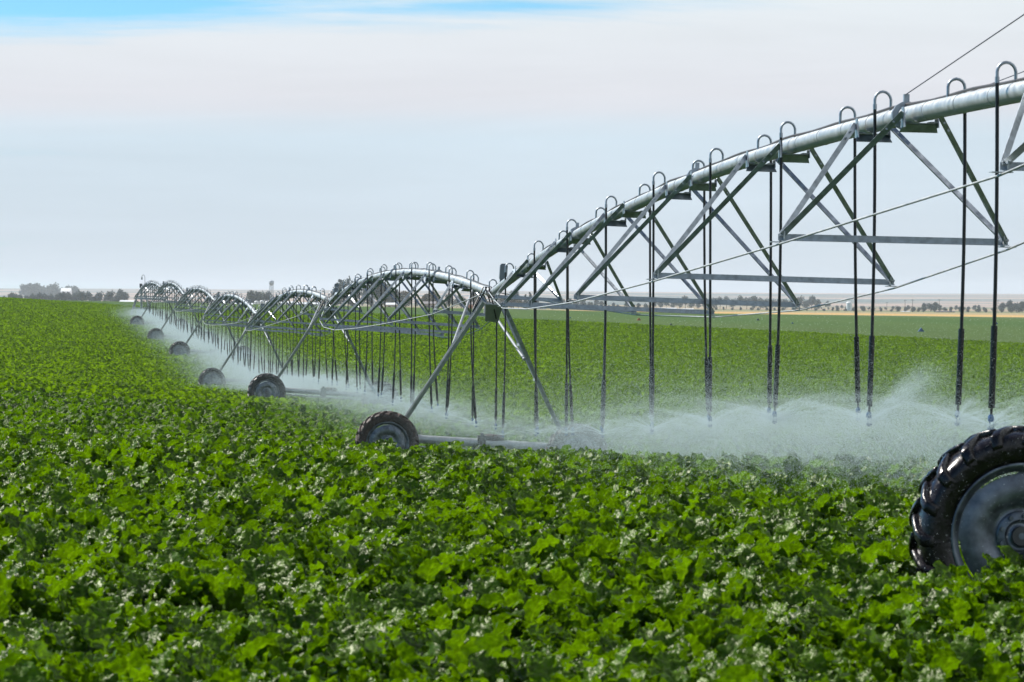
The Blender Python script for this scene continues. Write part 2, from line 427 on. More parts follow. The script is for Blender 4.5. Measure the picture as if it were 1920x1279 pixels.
def leaf_geo(rng, nu, nv, out, base, az, tilt, pet, ln, wd, tone, pets=True):
    """one beet leaf: petiole then a puckered blade that arches over"""
    V_, F_, M_, T_ = out
    ca, sa = math.cos(az), math.sin(az)
    def world(r, s, h):   # r outward, s sideways
        return (base[0] + r * ca - s * sa, base[1] + r * sa + s * ca, base[2] + h)
    # petiole
    t0 = tilt * .7; pr = pet * math.sin(t0); ph = pet * math.cos(t0)
    if pets:
        b0 = len(V_)
        for k in range(3):
            q = k / 2; hw = .011 * (1 - .35 * q)
            for sgn, lift in ((-1, .004), (0, -.004), (1, .004)):
                V_.append(world(pr * q, sgn * hw, ph * q + lift)); T_.append(.5)
        for k in range(2):
            for j in range(2):
                i = b0 + k * 3 + j; F_.append((i, i + 1, i + 4, i + 3)); M_.append(1)
    b0 = len(V_)
    ang = tilt * .7; bend = rng.uniform(.3, 1.6); twist = rng.uniform(-.5, .5); roll = rng.uniform(-.5, .5)
    ph1, ph2, ph3 = rng.uniform(0, 6.28, 3); fold = rng.uniform(-.1, .55)
    freq = rng.uniform(3.2, 5.0); amp = wd * rng.uniform(.05, .10)
    r, h = pr, ph
    for i in range(nu + 1):
        q = i / nu
        a = ang + bend * q * q
        if i: r += ln / nu * math.sin(a); h += ln / nu * math.cos(a)
        qq = .04 + .95 * q
        wprof = (4 * qq * (1 - qq)) ** .46 * (1.08 - .22 * q) * (1 + .035 * math.sin(freq * 11 * q + ph2))
        for j in range(nv + 1):
            v = 2 * j / nv - 1
            hw = wd * .5 * wprof * v
            lift = fold * abs(hw) + amp * (abs(v) ** 1.5) * math.sin(2 * math.pi * freq * q + ph1 + (1.3 if v > 0 else 0))
            lift += wd * .05 * math.sin(30 * (q - .35 * abs(v))) * (1 - q * .6)
            lift += amp * .6 * math.sin(21 * q + 5 * abs(v) + ph2) * math.cos(8 * v + ph3) + amp * .25 * math.sin(37 * q - 9 * abs(v) + ph3)
            rr = roll + twist * q
            s_ = hw * math.cos(rr) - lift * math.sin(rr); n_ = hw * math.sin(rr) + lift * math.cos(rr)
            # blade normal in the (r,h) plane
            V_.append(world(r - n_ * math.cos(a), s_, h + n_ * math.sin(a))); T_.append(min(9, max(0, tone + .12 * (q - .5))) + 10 * int(10 * max(math.exp(-(v / .10) ** 2) * .45, .35 * max(0, math.sin(30 * (q - .35 * abs(v)))) ** 6) if nu > 5 else 0))
    for i in range(nu):
        for j in range(nv):
            k = b0 + i * (nv + 1) + j
            F_.append((k, k + 1, k + nv + 2, k + nv + 1)); M_.append(0)

def plant_geo(rng, nu, nv, n, out, base=(0, 0, 0), pets=True):
    a0 = rng.uniform(0, 6.28)
    for k in range(n):
        q = (k + .5) / n                       # 0 = young, upright, in the middle
        az = a0 + k * 2.39996 + rng.uniform(-.3, .3)
        tilt = .12 + 1.05 * q ** .85 + rng.uniform(-.15, .15)
        size = (.70 + .5 * math.sin(math.pi * (.25 + .6 * q))) * rng.uniform(.8, 1.15)
        pet = .235 * size * rng.uniform(.6, 1.25); ln = .132 * size; wd = .096 * size * rng.uniform(.85, 1.2)
        tone = rng.uniform(.1, .8) if rng.random() > .003 or nu < 10 else 1.15
        leaf_geo(rng, nu, nv, out, (base[0] + .01 * math.cos(az), base[1] + .01 * math.sin(az), base[2]), az, tilt, pet, ln, wd, tone, pets)

def crop():
    rng = np.random.default_rng(11)
    temps = []
    for k in range(10):
        out = ([], [], [], []); plant_geo(rng, 18, 10, int(rng.integers(28, 35)), out)
        temps.append(raw_mesh('beet_kind_%02d' % k, out[0], out[1], [LEAF, STEM], out[2], out[3]))
    for k in range(10, 16):
        out = ([], [], [], []); plant_geo(rng, 7, 5, 24, out)
        temps.append(raw_mesh('beet_kind_%02d' % k, out[0], out[1], [LEAFMID, STEM], out[2], out[3]))
    PATCH = 1.5
    for k in range(16, 24):
        out = ([], [], [], [])
        n = 4
        for i in range(n):
            for j in range(n):
                plant_geo(rng, 3, 2, 17, out, ((i + .5 + rng.uniform(-.4, .4)) * PATCH / n - PATCH / 2, (j + .5 + rng.uniform(-.4, .4)) * PATCH / n - PATCH / 2, rng.uniform(-.06, .05)), pets=False)
        temps.append(raw_mesh('beet_kind_%02d' % k, out[0], out[1], [LEAFFAR, STEM], out[2], out[3]))
    P, Ro, S, I = [], [], [], []
    wheels = WHEEL_SPOTS
    step = .27
    y = 7.0
    SPLIT = 105.0
    while y < SPLIT:
        half = .16 * y + 4.5
        x = -half
        while x < half:
            px = x + rng.uniform(-.12, .12); py = y + rng.uniform(-.12, .12)
            x += step
            bad = False
            for (wx, wy, ux, uy) in wheels:
                dx, dy = px - wx, py - wy
                if abs(dx) < 1.6 and abs(dy) < 1.6:
                    al = dx * ux + dy * uy; ac = -dx * uy + dy * ux
                    if abs(al) < .78 and abs(ac) < .30: bad = True; break
            if bad: continue
            P.append((px, py, ground(px, py))); Ro.append((rng.uniform(-.12, .12), rng.uniform(-.12, .12), rng.uniform(0, 6.28)))
            S.append(rng.uniform(.74, 1.28) * (1 + .16 * noise.noise((px * .5, py * .5, 0)))); I.append(int(rng.integers(0, 10)) if py < 46 else int(rng.integers(10, 16)))
        y += step
    y = SPLIT + PATCH / 2
    while y < 506:
        half = .155 * y + 5
        x = -half
        while x < half:
            if y < crop_edge(x):
                gx = (ground(x + 1, y) - ground(x - 1, y)) / 2; gy = (ground(x, y + 1) - ground(x, y - 1)) / 2
                rz = float(rng.integers(0, 4)) * math.pi / 2 + rng.uniform(-.1, .1)
                e = (Matrix.Rotation(math.atan(gy), 3, 'X') @ Matrix.Rotation(-math.atan(gx), 3, 'Y') @ Matrix.Rotation(rz, 3, 'Z')).to_euler()
                P.append((x + rng.uniform(-.1, .1), y + rng.uniform(-.1, .1), ground(x, y) + rng.uniform(-.03, .03))); Ro.append(tuple(e)); S.append(1.06); I.append(int(rng.integers(16, 24)))
            x += PATCH * .97
        y += PATCH * .97
    o = scatter('beet_crop', P, Ro, S, I, temps)
    tag(o, 'dense leafy green sugar beet crop covering the whole field', kind='stuff')

# ------------------------------------------------------------------ centre pivot machine
D = 1.25
def tower_frame(i):
    ax = row_x(TY[i] + 5) - row_x(TY[i] - 5)
    dirv = V((ax, 10, 0)).normalized()
    lat = V((dirv.y, -dirv.x, 0))
    wl = V((TX[i], TY[i], 0)); wr = wl + lat * 3.77
    wl.z = ground(wl.x, wl.y) + .60; wr.z = ground(wr.x, wr.y) + .60
    lat = (wr - wl).normalized()
    up = lat.cross(dirv).normalized()
    dirv = up.cross(lat).normalized()
    return wl, wr, lat, dirv, up
FR = [tower_frame(i) for i in range(7)]
WHEEL_SPOTS = [(p.x, p.y, f[2].x, f[2].y) for f in FR for p in f[:2]]
PIPE_H = [3.48, 3.68, 3.75, 3.78, 3.75, 3.75, 3.75]
TOP = [(f[0] + f[1]) / 2 + f[4] * (PIPE_H[i] - .60) for i, f in enumerate(FR)]
pvx, pvy = row_x(373.5) + 1.9, 373.8
PIV = V((pvx, pvy, ground(pvx, pvy) + 3.1))
TOP.append(PIV)

def make_wheel(parent, c, ax, lat, tyre_mat, detail):
    """rim disc is the part; tyre and hub are its sub-parts. ax points to the side facing the camera"""
    rad = D / 2; n = 72 if detail else 36
    w = MB()
    up = ax.cross(lat).normalized()
    # dished disc with slots near the rim: rim ring + disc + four tabs
    w.lathe([(.405, .125), (.425, .135), (.425, .12), (.395, .10), (.385, .03), (.385, -.03), (.395, -.10), (.425, -.12), (.425, -.135), (.405, -.125), (.375, -.1), (.368, -.03), (.368, .03), (.375, .1)], c, ax, n, closed=True)
    NS = 4
    u, v = lat, up
    m = 96 if detail else 48
    prof = [(1.0, .060), (.90, .072), (.72, .085), (.58, .070), (.50, .050), (.42, .046), (.34, .058), (.26, .060)]
    vs = []; fs = []
    for k in range(m):
        th = 2 * math.pi * (k + .5) / m
        slot = abs(((th * NS / (2 * math.pi) + .25) % 1) - .5) < .2
        ro = .357 if slot else .372
        for q, hh in prof:
            r = ro if q == 1.0 else .36 * q
            vs.append(c + ax * hh + (u * math.cos(th) + v * math.sin(th)) * r)
    for k in range(m):
        k2 = (k + 1) % m
        for j in range(len(prof) - 1):
            P = len(prof)
            fs.append((k * P + j, k2 * P + j, k2 * P + j + 1, k * P + j + 1))
    w.add(vs, fs, 0, True)
    wo = w.build('wheel', RIMM, parent, c)
    # hub
    h = MB()
    h.lathe([(.0, .075), (.045, .075), (.05, .070), (.05, .045), (.098, .045), (.098, .055), (.14, .060), (.145, .050), (.145, -.08), (0, -.08)], c, ax, 32 if detail else 16)
    if detail:
        for k in range(9):
            th = 2 * math.pi * k / 9
            p = c + (u * math.cos(th) + v * math.sin(th)) * .12
            h.tube([p + ax * .055, p + ax * .082], .013, 6)
    h.tube([c + ax * .05, c + ax * .092], .055, 16, 1); h.tube([c + ax * .09, c + ax * .097], .02, 10, 0); h.build('hub', [RIMM, HUBM], wo, c)
    # tyre
    t = MB()
    t.lathe([(.405, .105), (.43, .135), (.475, .152), (.53, .156), (.565, .148), (.588, .120), (.598, .07), (.602, 0), (.598, -.07), (.588, -.120), (.565, -.148), (.53, -.156), (.475, -.152), (.43, -.135), (.405, -.105)], c, ax, n)
    NL = 19
    for side in (1, -1):
        for k in range(NL):
            th0 = 2 * math.pi * (k + (.5 if side < 0 else 0)) / NL
            # lug centreline: from tread centre to the shoulder and a little down the sidewall
            path = [(-.012, .600, 0), (.05, .600, .075), (.10, .594, .15), (.140, .575, .205), (.160, .535, .225)]
            path = [(a * 1.0, r, g) for a, r, g in path]
            tops = [.634, .634, .630, .612, .545]
            hw = [.026, .030, .033, .038, .034]
            vs = []
            for (a, r, g), tp, hwid in zip(path, tops, hw):
                out_a = a if a < .13 else a + (.010 if a > .15 else .014)
                for (rr, aa, dw) in ((r - .012, a, 1.25), (tp, out_a, .85), (tp, out_a, -.85), (r - .012, a, -1.25)):
                    th = th0 + g * 1.0 + dw * hwid / .62
                    vs.append(c + ax * (side * aa) + (u * math.cos(th) + v * math.sin(th)) * rr)
            fs = []
            P = 4; M = len(path)
            for i in range(M - 1):
                for j in range(4):
                    j2 = (j + 1) % 4
                    fs.append((i * P + j, i * P + j2, (i + 1) * P + j2, (i + 1) * P + j))
            fs += [(3, 2, 1, 0), tuple((M - 1) * P + j for j in range(4))]
            if side < 0: fs = [f[::-1] for f in fs]
            t.add(vs, fs, 0, False)
    to = t.build('tyre', tyre_mat, wo, c)
    if detail:
        bv = to.modifiers.new('round', 'BEVEL'); bv.width = .009; bv.segments = 2; bv.limit_method = 'ANGLE'; bv.angle_limit = R(35)
        to.data.polygons.foreach_set('use_smooth', [True] * len(to.data.polygons))
    return wo

TOWER_LABEL = ['drive tower with the big wet black wheel cut off by the picture edge',
               'drive tower with a mud caked wheel where the first and second arches meet',
               'drive tower between the second and third arches with a clean black wheel',
               'drive tower between the third and fourth arches, wheel sunk deep in the crop',
               'drive tower between the fourth and fifth arches of the machine',
               'drive tower between the fifth and sixth arches of the machine',
               'small distant drive tower just before the central pivot with the blue panel']

def make_tower(i):
    wl, wr, lat, dv, up = FR[i]
    base = (wl + wr) / 2 - up * .6
    root = empty('drive_tower', base)
    tag(root, TOWER_LABEL[i], 'drive tower', 'drive towers carrying the irrigation arches')
    top = TOP[i]; near = -dv
    bw = .30                                   # beam sits behind the near wheel plane
    off = dv * bw
    # wheels sit on the near side of the beam
    tm = TYREWET if i == 0 else TYREMUD if i == 1 else TYREDRY
    for c in (wl, wr):
        wo = make_wheel(root, c, near, lat, tm, i < 3)
        if i == 0 and c is wl: wo['label'] = 'wet black lugged wheel with blue grey disc'
    # base beam with drive shaft
    b = MB(); z0 = up * .11
    b.tube([wl + off - lat * .12 + z0, wr + off + lat * .12 + z0], .085, 14)
    b.build('base_beam', GALV, root)
    sh = MB(); sh.tube([wl + off * .62 + lat * .1 - up * .04, wr + off * .62 - lat * .1 - up * .04], .022, 8); sh.build('drive_shaft', RODM, root)
    mid = (wl + wr) / 2 + off
    m = MB(); m.box(mid + z0, .17, .22, .30, 0, lat, dv, up)
    m.box(mid + z0 + up * .03, .06, .26, .34, 0, lat, dv, up)
    m.build('gear_motor_bracket', HUBM, root)
    m = MB(); c0 = mid + up * .22 + lat * .10
    m.tube([c0 - lat * .14, c0 - lat * .02, c0, c0 + lat * .30, c0 + lat * .32, c0 + lat * .345], [.06, .06, .078, .078, .066, .05], 16)
    m.build('drive_motor', MOTOR, root)
    for c in (wl, wr):
        g = MB(); g.box(c + off * .6, .22, off.length * .62, .26, 0, lat, dv, up); g.tube([c, c + off * .5], .06, 12)
        g.build('gearbox', HUBM, root)
    # legs
    for sgn, wc in ((-1, wl), (1, wr)):
        foot = wc + off - lat * sgn * .18 + up * .10
        head = top + lat * sgn * .16 - up * .20
        for q in (-1, 1):
            l = MB(); l.channel(foot + dv * q * .08 + lat * q * .02, head + dv * q * .46 + lat * q * .02, lat * sgn, .12, .075, .008)
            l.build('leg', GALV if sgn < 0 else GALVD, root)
        st = MB()
        for f in (.22, .48, .72):
            p = foot.lerp(head, f); sp = .06 + .36 * f
            st.box(p, .012, sp * 2, .05, 0, lat, dv, up)
        st.build('leg_strap', GALV, root)
        # stay from the leg up to the outgoing pipe
        br = MB(); p0 = foot.lerp(head, .62) + dv * .2
        nxt = span_point(i, 3.4, sgn * .06, -.10)
        br.tube([p0, nxt], .03, 8); br.build('stay', STAYM, root)
    # head plate, knuckle and coupling
    h = MB(); h.box(top - up * .22, .34, .90, .012, 0, lat, dv, up); h.box(top - up * .30 - dv * .0, .30, .10, .22, 0, lat, dv, up)
    h.add([top + lat * a + dv * bq - up * c for a, bq, c in ((-.17, -.44, .225), (.17, -.44, .225), (.13, -.14, .56), (-.13, -.14, .56), (-.17, -.42, .225), (.17, -.42, .225), (.13, -.12, .56), (-.13, -.12, .56))],
          [(3, 2, 1, 0), (4, 5, 6, 7), (0, 1, 5, 4), (1, 2, 6, 5), (2, 3, 7, 6), (3, 0, 4, 7)])
    h.build('head_plate', GALV, root)
    k = MB(); k.tube([top - dv * .30, top - dv * .1, top, top + dv * .1, top + dv * .30], [.10, .105, .09, .105, .10], 14); k.build('coupling', DKCABLE, root)
    # control box on a post
    cb = MB(); cc = top + lat * .17 + up * .45 - dv * .1
    cb.tube([top + lat * .04 + up * .06 - dv * .1, top + lat * .14 + up * .2 - dv * .1, cc - up * .17], .022, 6); cb.box(cc - up * .2, .12, .1, .1, 0, lat, dv, up)
    bwid, bdep, hh = .150, .13, .30
    vs = []
    prof = [(-.5, -.5), (.5, -.5), (.5, .36), (.40, .47), (.2, .5), (-.2, .5), (-.40, .47), (-.5, .36)]
    for s_ in (-1, 1):
        vs += [cc + lat * (x * bwid) + up * (z * hh) + dv * (s_ * bdep / 2) for x, z in prof]
    n = len(prof); fs = [(a, (a + 1) % n, n + (a + 1) % n, n + a) for a in range(n)] + [tuple(range(n - 1, -1, -1)), tuple(range(n, 2 * n))]
    cb.add(vs, fs); cb.build('control_box', GREYBOX, root)
    # cable loops
    for sg, drop in ((-1, .5), (1, .62)):
        cl = MB(); pts = []
        for q in range(15):
            f = q / 14; th = math.pi * f
            pts.append(top + dv * (-.75 + 1.0 * f) * sg * .7 + lat * (-.14 + .22 * math.sin(th) * sg) + up * (.12 - drop * math.sin(th) ** 1.0))
        cl.tube(pts, .014, 6); cl.build('cable_loop', BLACK, root)
    cd = MB(); hd = top + lat * -.16 - up * .3; ft = wl + off + lat * .25 + up * .2
    cd.tube([hd.lerp(ft, f) - dv * (.05) - lat * (.05 + .05 * math.sin(3.14 * f)) for f in (.0, .3, .5, .65, .8, .95)], [.016, .016, .03, .034, .03, .016], 7)
    cd.build('conduit', BLACK, root)
    if i == 0:
        ms = MB(); ms.tube([top + up * .08, MAST_TOP], .04, 10); ms.build('mast', GALV, root)
    return root

def span_frame(i):
    A, B = TOP[i], TOP[i + 1]
    t = (B - A).normalized(); Ls = (B - A).length
    la = FR[i][2]; lb = FR[i + 1][2] if i + 1 < 7 else V((la.x, la.y, 0)).normalized()
    return A, t, Ls, la, lb
def span_point(i, s, lat=0.0, h=0.0):
    A, t, Ls, la, lb = SF[i]
    f = s / Ls
    l = la.lerp(lb, f); l = (l - t * l.dot(t)).normalized(); up = l.cross(t)
    return A + t * s + up * (4 * CAMBER[i] * f * (1 - f)) + l * lat + up * h
def span_axes(i, s):
    A, t, Ls, la, lb = SF[i]; f = s / Ls
    l = la.lerp(lb, f); l = (l - t * l.dot(t)).normalized(); up = l.cross(t)
    tang = (span_point(i, s + .2) - span_point(i, s - .2)).normalized()
    return tang, l, l.cross(tang)
CAMBER = [.69, .66, .66, .62, .62, .64, .52]
SF = [span_frame(i) for i in range(7)]
MAST_TOP = V((0, 0, 0))
_t = TOP[0]
MAST_TOP = V((_t.x, _t.y, CZ + 2.9))
SPAN_LABEL = ['long galvanized pipe arch rising across the sky, mud caked tower to big wet wheel',
              'second pipe arch along the row, rounded hump between two control boxes',
              'third pipe arch along the row, in front of the white tanks',
              'fourth pipe arch along the row, narrow and low',
              'fifth pipe arch along the row, below the far hills',
              'sixth pipe arch along the row, small and far off',
              'last small pipe arch ending at the pivot with the blue panel']
PR = .084
WPROF = [.62, 1.05, 1.31, 1.42, 1.33, 1.06, .58]

def make_span(i):
    A, t, Ls, la, lb = SF[i]; k = Ls / 51.9
    root = empty('irrigation_span', A)
    tag(root, SPAN_LABEL[i], 'irrigation span', 'arched pipe spans of the irrigation machine')
    P = lambda s, l=0., h=0.: span_point(i, s, l, h)
    near = i < 2
    # water pipe with weld rings
    p = MB(); n = 20 if near else 12
    ss = [.32 + (Ls - .64) * q / 40 for q in range(41)]
    p.tube([P(s) for s in ss], PR, n)
    s = 1.0
    while s < Ls - .6:
        p.tube([P(s - .010), P(s + .010)], PR + .0035, n); s += 1.28 * k
    p.build('pipe', GALV, root)
    for q in range(1, 4):
        s = (-.75 + 12.85 * q) * k + (.2 if q else 0)
        fl = MB(); tg, l, up = span_axes(i, s)
        for d in (-.016, .016):
            fl.tube([P(s) + tg * (d - .010), P(s) + tg * (d + .010)], .135, 12, smooth=False)
        fl.box(P(s) + up * .16, .05, .05, .08, 0, l, tg, up)
        fl.build('flange', GALVD, root)
    nodes = {-1: [], 1: []}
    for q in range(7):
        s0 = (5.75 if q == 0 else 6.3 + 6.45 * q) * k; wd = WPROF[q]; dp = 1.1 * wd
        tg, l, up = span_axes(i, s0)
        nd = {}
        for sg in (-1, 1):
            c = P(s0) + l * (sg * wd) - up * dp
            nd[sg] = c; nodes[sg].append(c)
        half = 1.08 * k
        for e in (-1, 1):
            sb = s0 + e * half; tb, lb_, ub = span_axes(i, sb)
            pb = P(sb)
            br = MB()
            dn = (P(s0) - up * dp - pb).normalized(); q0 = pb - ub * (PR + .02); nn = lb_.cross(dn).normalized() * .004
            br.add([q0 + lb_ * a + dn * b_ + nn * c_ for c_ in (-1, 1) for a, b_ in ((-.15, 0), (.15, 0), (.175, .095), (-.175, .095))],
                   [(3, 2, 1, 0), (4, 5, 6, 7), (0, 1, 5, 4), (1, 2, 6, 5), (2, 3, 7, 6), (3, 0, 4, 7)])
            br.box(pb - ub * (PR + .012), .28, .10, .007, 0, lb_, tb, ub)
            for sg in (-1, 1):
                # upright gusset from the tray to the side of the pipe
                br.add([pb + lb_ * (sg * a) + tb * b_ + ub * c_ for a, b_, c_ in ((.148, -.1, -.135), (.148, .1, -.135), (.152, .06, .05), (.152, -.03, .05), (.156, -.1, -.135), (.156, .1, -.135), (.160, .06, .05), (.160, -.03, .05))],
                       [(3, 2, 1, 0), (4, 5, 6, 7), (0, 1, 5, 4), (1, 2, 6, 5), (2, 3, 7, 6), (3, 0, 4, 7)])
                br.box(pb + lb_ * (sg * .115) - ub * .085, .07, .18, .006, 0, lb_, tb, ub)
            br.build('bracket', GALVD, root)
            for sg in (-1, 1):
                b = MB()
                head = pb + lb_ * (sg * .165) - ub * .05; foot = nd[sg] - tg * (-e * .03) + l * (-sg * .02) + up * .03
                a = (foot - head).normalized()
                # one flange faces outward/up, the other across the span
                outw = (lb_ * sg * dp + ub * wd).normalized()
                b.angle(head - a * .05, foot, outw, .052, .006)
                if near:
                    for f in (.05, .11):
                        c = head.lerp(foot, f) ; nrm = outw
                        b.tube([c + nrm * .03 - tb * .004 - tb * .012, c + nrm * .03 + tb * .018], .011, 6)
                b.build('brace', GALVD, root)
        b = MB()
        b.angle(nd[-1] - l * .03, nd[1] + l * .03, up, .064, .006)
        b.build('strut', GALVD, root)
        for sg in (-1, 1):
            g = MB(); c = nd[sg]
            g.box(c + l * (sg * .02) - up * .012, .16, .11, .008, 0, l, tg, up)
            g.box(c - l * (sg * .02) + up * .04, .012, .14, .10, 0, l, tg, up)
            if near: 
                for d in (-.03, .03): g.tube([c + tg * d + up * .05 - l * .02, c + tg * d + up * .05 + l * .03], .012, 6)
            g.build('gusset', GALV, root)
    for sg in (-1, 1):
        r = MB()
        pts = [P(.45, sg * .12, -.02)] + [c - (span_axes(i, Ls / 2)[2]) * .035 + la * sg * .03 for c in nodes[sg]] + [P(Ls - .45, sg * .12, -.02)]
        for a, b_ in zip(pts[:-1], pts[1:]): r.tube([a, b_], .0098, 7)
        r.build('truss_rod', RODM, root)
    c = MB()
    c.tube([P(s, .015 * math.sin(s * 1.3), PR + .016 + .008 * math.sin(s * 2.1)) for s in np.linspace(.3, Ls - .3, 90)], .013, 6)
    c.build('power_cable', DKCABLE, root)
    return root

ORD = ['first', 'second', 'third', 'fourth', 'fifth', 'sixth', 'seventh', 'eighth', 'ninth', 'tenth', 'eleventh', 'twelfth', 'thirteenth', 'fourteenth', 'fifteenth', 'sixteenth', 'seventeenth', 'eighteenth', 'nineteenth', 'twentieth']
NOZ = []
def make_drops(i):
    A, t, Ls, la, lb = SF[i]; k = Ls / 51.9
    n = 0
    for q in range(3 if i == 0 else 0, 20):
        s = (.55 + 2.5 * q + random.uniform(-.06, .06) + (.0 if q else .25)) * k
        sg = -1 if q % 2 else 1
        tg, l, up = span_axes(i, s)
        base = span_point(i, s, 0, PR * .9)
        lh = V((l.x, l.y, 0)).normalized()
        gz = ground(base.x, base.y)
        if i == 0: ln_x, ln_y = random.uniform(-.07, .11), random.uniform(-.08, .08)
        else: ln_x, ln_y = random.uniform(-.12, .14), random.uniform(-.08, .08)
        root = empty('drop_hose', base)
        tag(root, 'black drop hose, %s along the %s arch counted from the big wet wheel' % (ORD[n], ORD[i]), 'drop hose', 'drop hoses hanging under the %s arch' % ORD[i])
        n += 1
        # gooseneck
        W = .15; Hh = .10 + random.uniform(-.01, .015)
        pts = [base, base + up * Hh]
        for j in range(1, 8):
            th = math.pi * j / 8
            pts.append(base + lh * sg * (W / 2 - W / 2 * math.cos(th)) + V((0, 0, 1)) * (Hh + W / 2 * math.sin(th)))
        tip = base + lh * sg * W + V((0, 0, Hh - .05)); pts += [base + lh * sg * W + V((0, 0, Hh)), tip]
        g = MB(); g.tube(pts, .0135, 8 if i < 2 else 5)
        g.tube([tip + V((0, 0, .01)), tip - V((0, 0, .04))], .019, 8 if i < 2 else 5)
        g.build('gooseneck', GALVD, root)
        nz = gz + 1.02 + random.uniform(-.06, .06)
        end = V((tip.x + ln_x, tip.y + ln_y, nz))
        def at(f):
            p = tip.lerp(end, f); p += V((ln_x, ln_y, 0)) * (-.35 * math.sin(math.pi * f)); return p
        Lh = (tip - end).length
        fw0 = 1 - (.80 / Lh); fw1 = 1 - (.14 / Lh)
        h = MB(); h.tube([at(f) for f in np.linspace(0, fw0 + .01, 7)], .0155, 8 if i < 2 else 5); h.build('hose', BLACK, root)
        sl_ = MB(); sl_.tube([at(fw0), at(fw0) * .97 + at(fw1) * .03, at(fw1)], [.027, .0275, .0275], 10 if i < 2 else 6); sl_.build('weight', SLEEVE, root)
        z = MB(); e = at(1)
        z.tube([at(fw1), e + V((0, 0, .07))], .011, 6, 0)
        z.tube([e + V((0, 0, .09)), e + V((0, 0, .07)), e + V((0, 0, .045)), e + V((0, 0, .03))], [.016, .024, .026, .014], 8, 1)
        for a in (0, 2.09, 4.18):
            d = V((math.cos(a), math.sin(a), 0)) * .02
            z.tube([e + d + V((0, 0, .045)), e + d - V((0, 0, .02))], .004, 4, 1)
        z.tube([e - V((0, 0, .015)), e - V((0, 0, .03)), e - V((0, 0, .045))], [.027, .029, .012], 8, 1)
        z.build('sprinkler', [BLACK, BLUEP], root)
        NOZ.append((e.x, e.y, e.z))

for i in range(7): make_span(i)
for i in range(7): make_tower(i)
for i in range(7): make_drops(i)

# guy wires from the flange to the mast over the edge tower
_s = 11.9
p0 = span_point(0, (-.75 + 12.85) * SF[0][2] / 51.9 + .2, 0, .2)
for kk, (a, b) in enumerate(((p0, MAST_TOP), (span_point(0, 11.7, .1, .06), MAST_TOP - V((0, 0, .88))))):
    m = MB(); m.tube([a, b], .0055 if kk == 0 else .004, 6)
    tag(m.build('guy_wire', WIRE, None, a), ['thin dark guy wire climbing steeply from the pipe flange', 'thinner guy wire running low above the pipe past the hose loops'][kk], 'wire', 'guy wires above the first arch')

def make_pivot():
    g = V((PIV.x, PIV.y, ground(PIV.x, PIV.y)))
    root = empty('pivot_point', g)
    tag(root, 'central pivot stand of steel legs with a blue control panel', 'pivot stand')
    for sx in (-1, 1):
        for sy in (-1, 1):
            b = MB(); b.angle(g + V((sx * 1.15, sy * 1.15, 0)), PIV + V((sx * .25, sy * .25, -.3)), (sx, sy, 0), .12, .012); b.build('leg', GALV, root)
    b = MB()
    for z, r in ((1.2, .86), (2.3, .60)):
        c = [g + V((r * a, r * b_, z)) for a, b_ in ((-1, -1), (1, -1), (1, 1), (-1, 1))]
        for q in range(4): b.angle(c[q], c[(q + 1) % 4], (0, 0, 1), .07, .008)
    b.build('cross_brace', GALV, root)
    b = MB(); b.tube([g, PIV + V((0, 0, .15))], .11, 14)
    b.tube([PIV + V((0, 0, -.1)), PIV + V((0, 0, .12)), PIV + V((0.05, -.2, .2)), PIV + V((.1, -.6, 0.0))], .09, 12); b.build('riser', GALV, root)
    b = MB(); b.box(g + V((.30, -1.05, .78)), 1.35, .3, .72); o = b.build('control_panel', BLUEP, root)
    d = MB(); d.box(g + V((.30, -1.213, .80)), .9, .02, .5); d.build('panel_door', mat('blue_door', (.05, .16, .34), .4), o)
    b = MB(); c = PIV + V((.35, 0, .1))
    b.tube([c, c + V((0, 0, 1.1)), c + V((-.05, 0, 1.28)), c + V((-.2, 0, 1.32)), c + V((-.3, 0, 1.22)), c + V((-.3, 0, 1.1))], .025, 6)
    b.tube([c + V((-.3, 0, 1.12)), c + V((-.3, 0, .85))], [.05, .09], 8); b.build('lamp_mast', GREYBOX, root)
    b = MB(); b.tube([PIV + V((-.05, 0, .15)), PIV + V((-.05, 0, .55))], .14, 12); b.build('collector_ring', HUBM, root)
make_pivot()

crop()

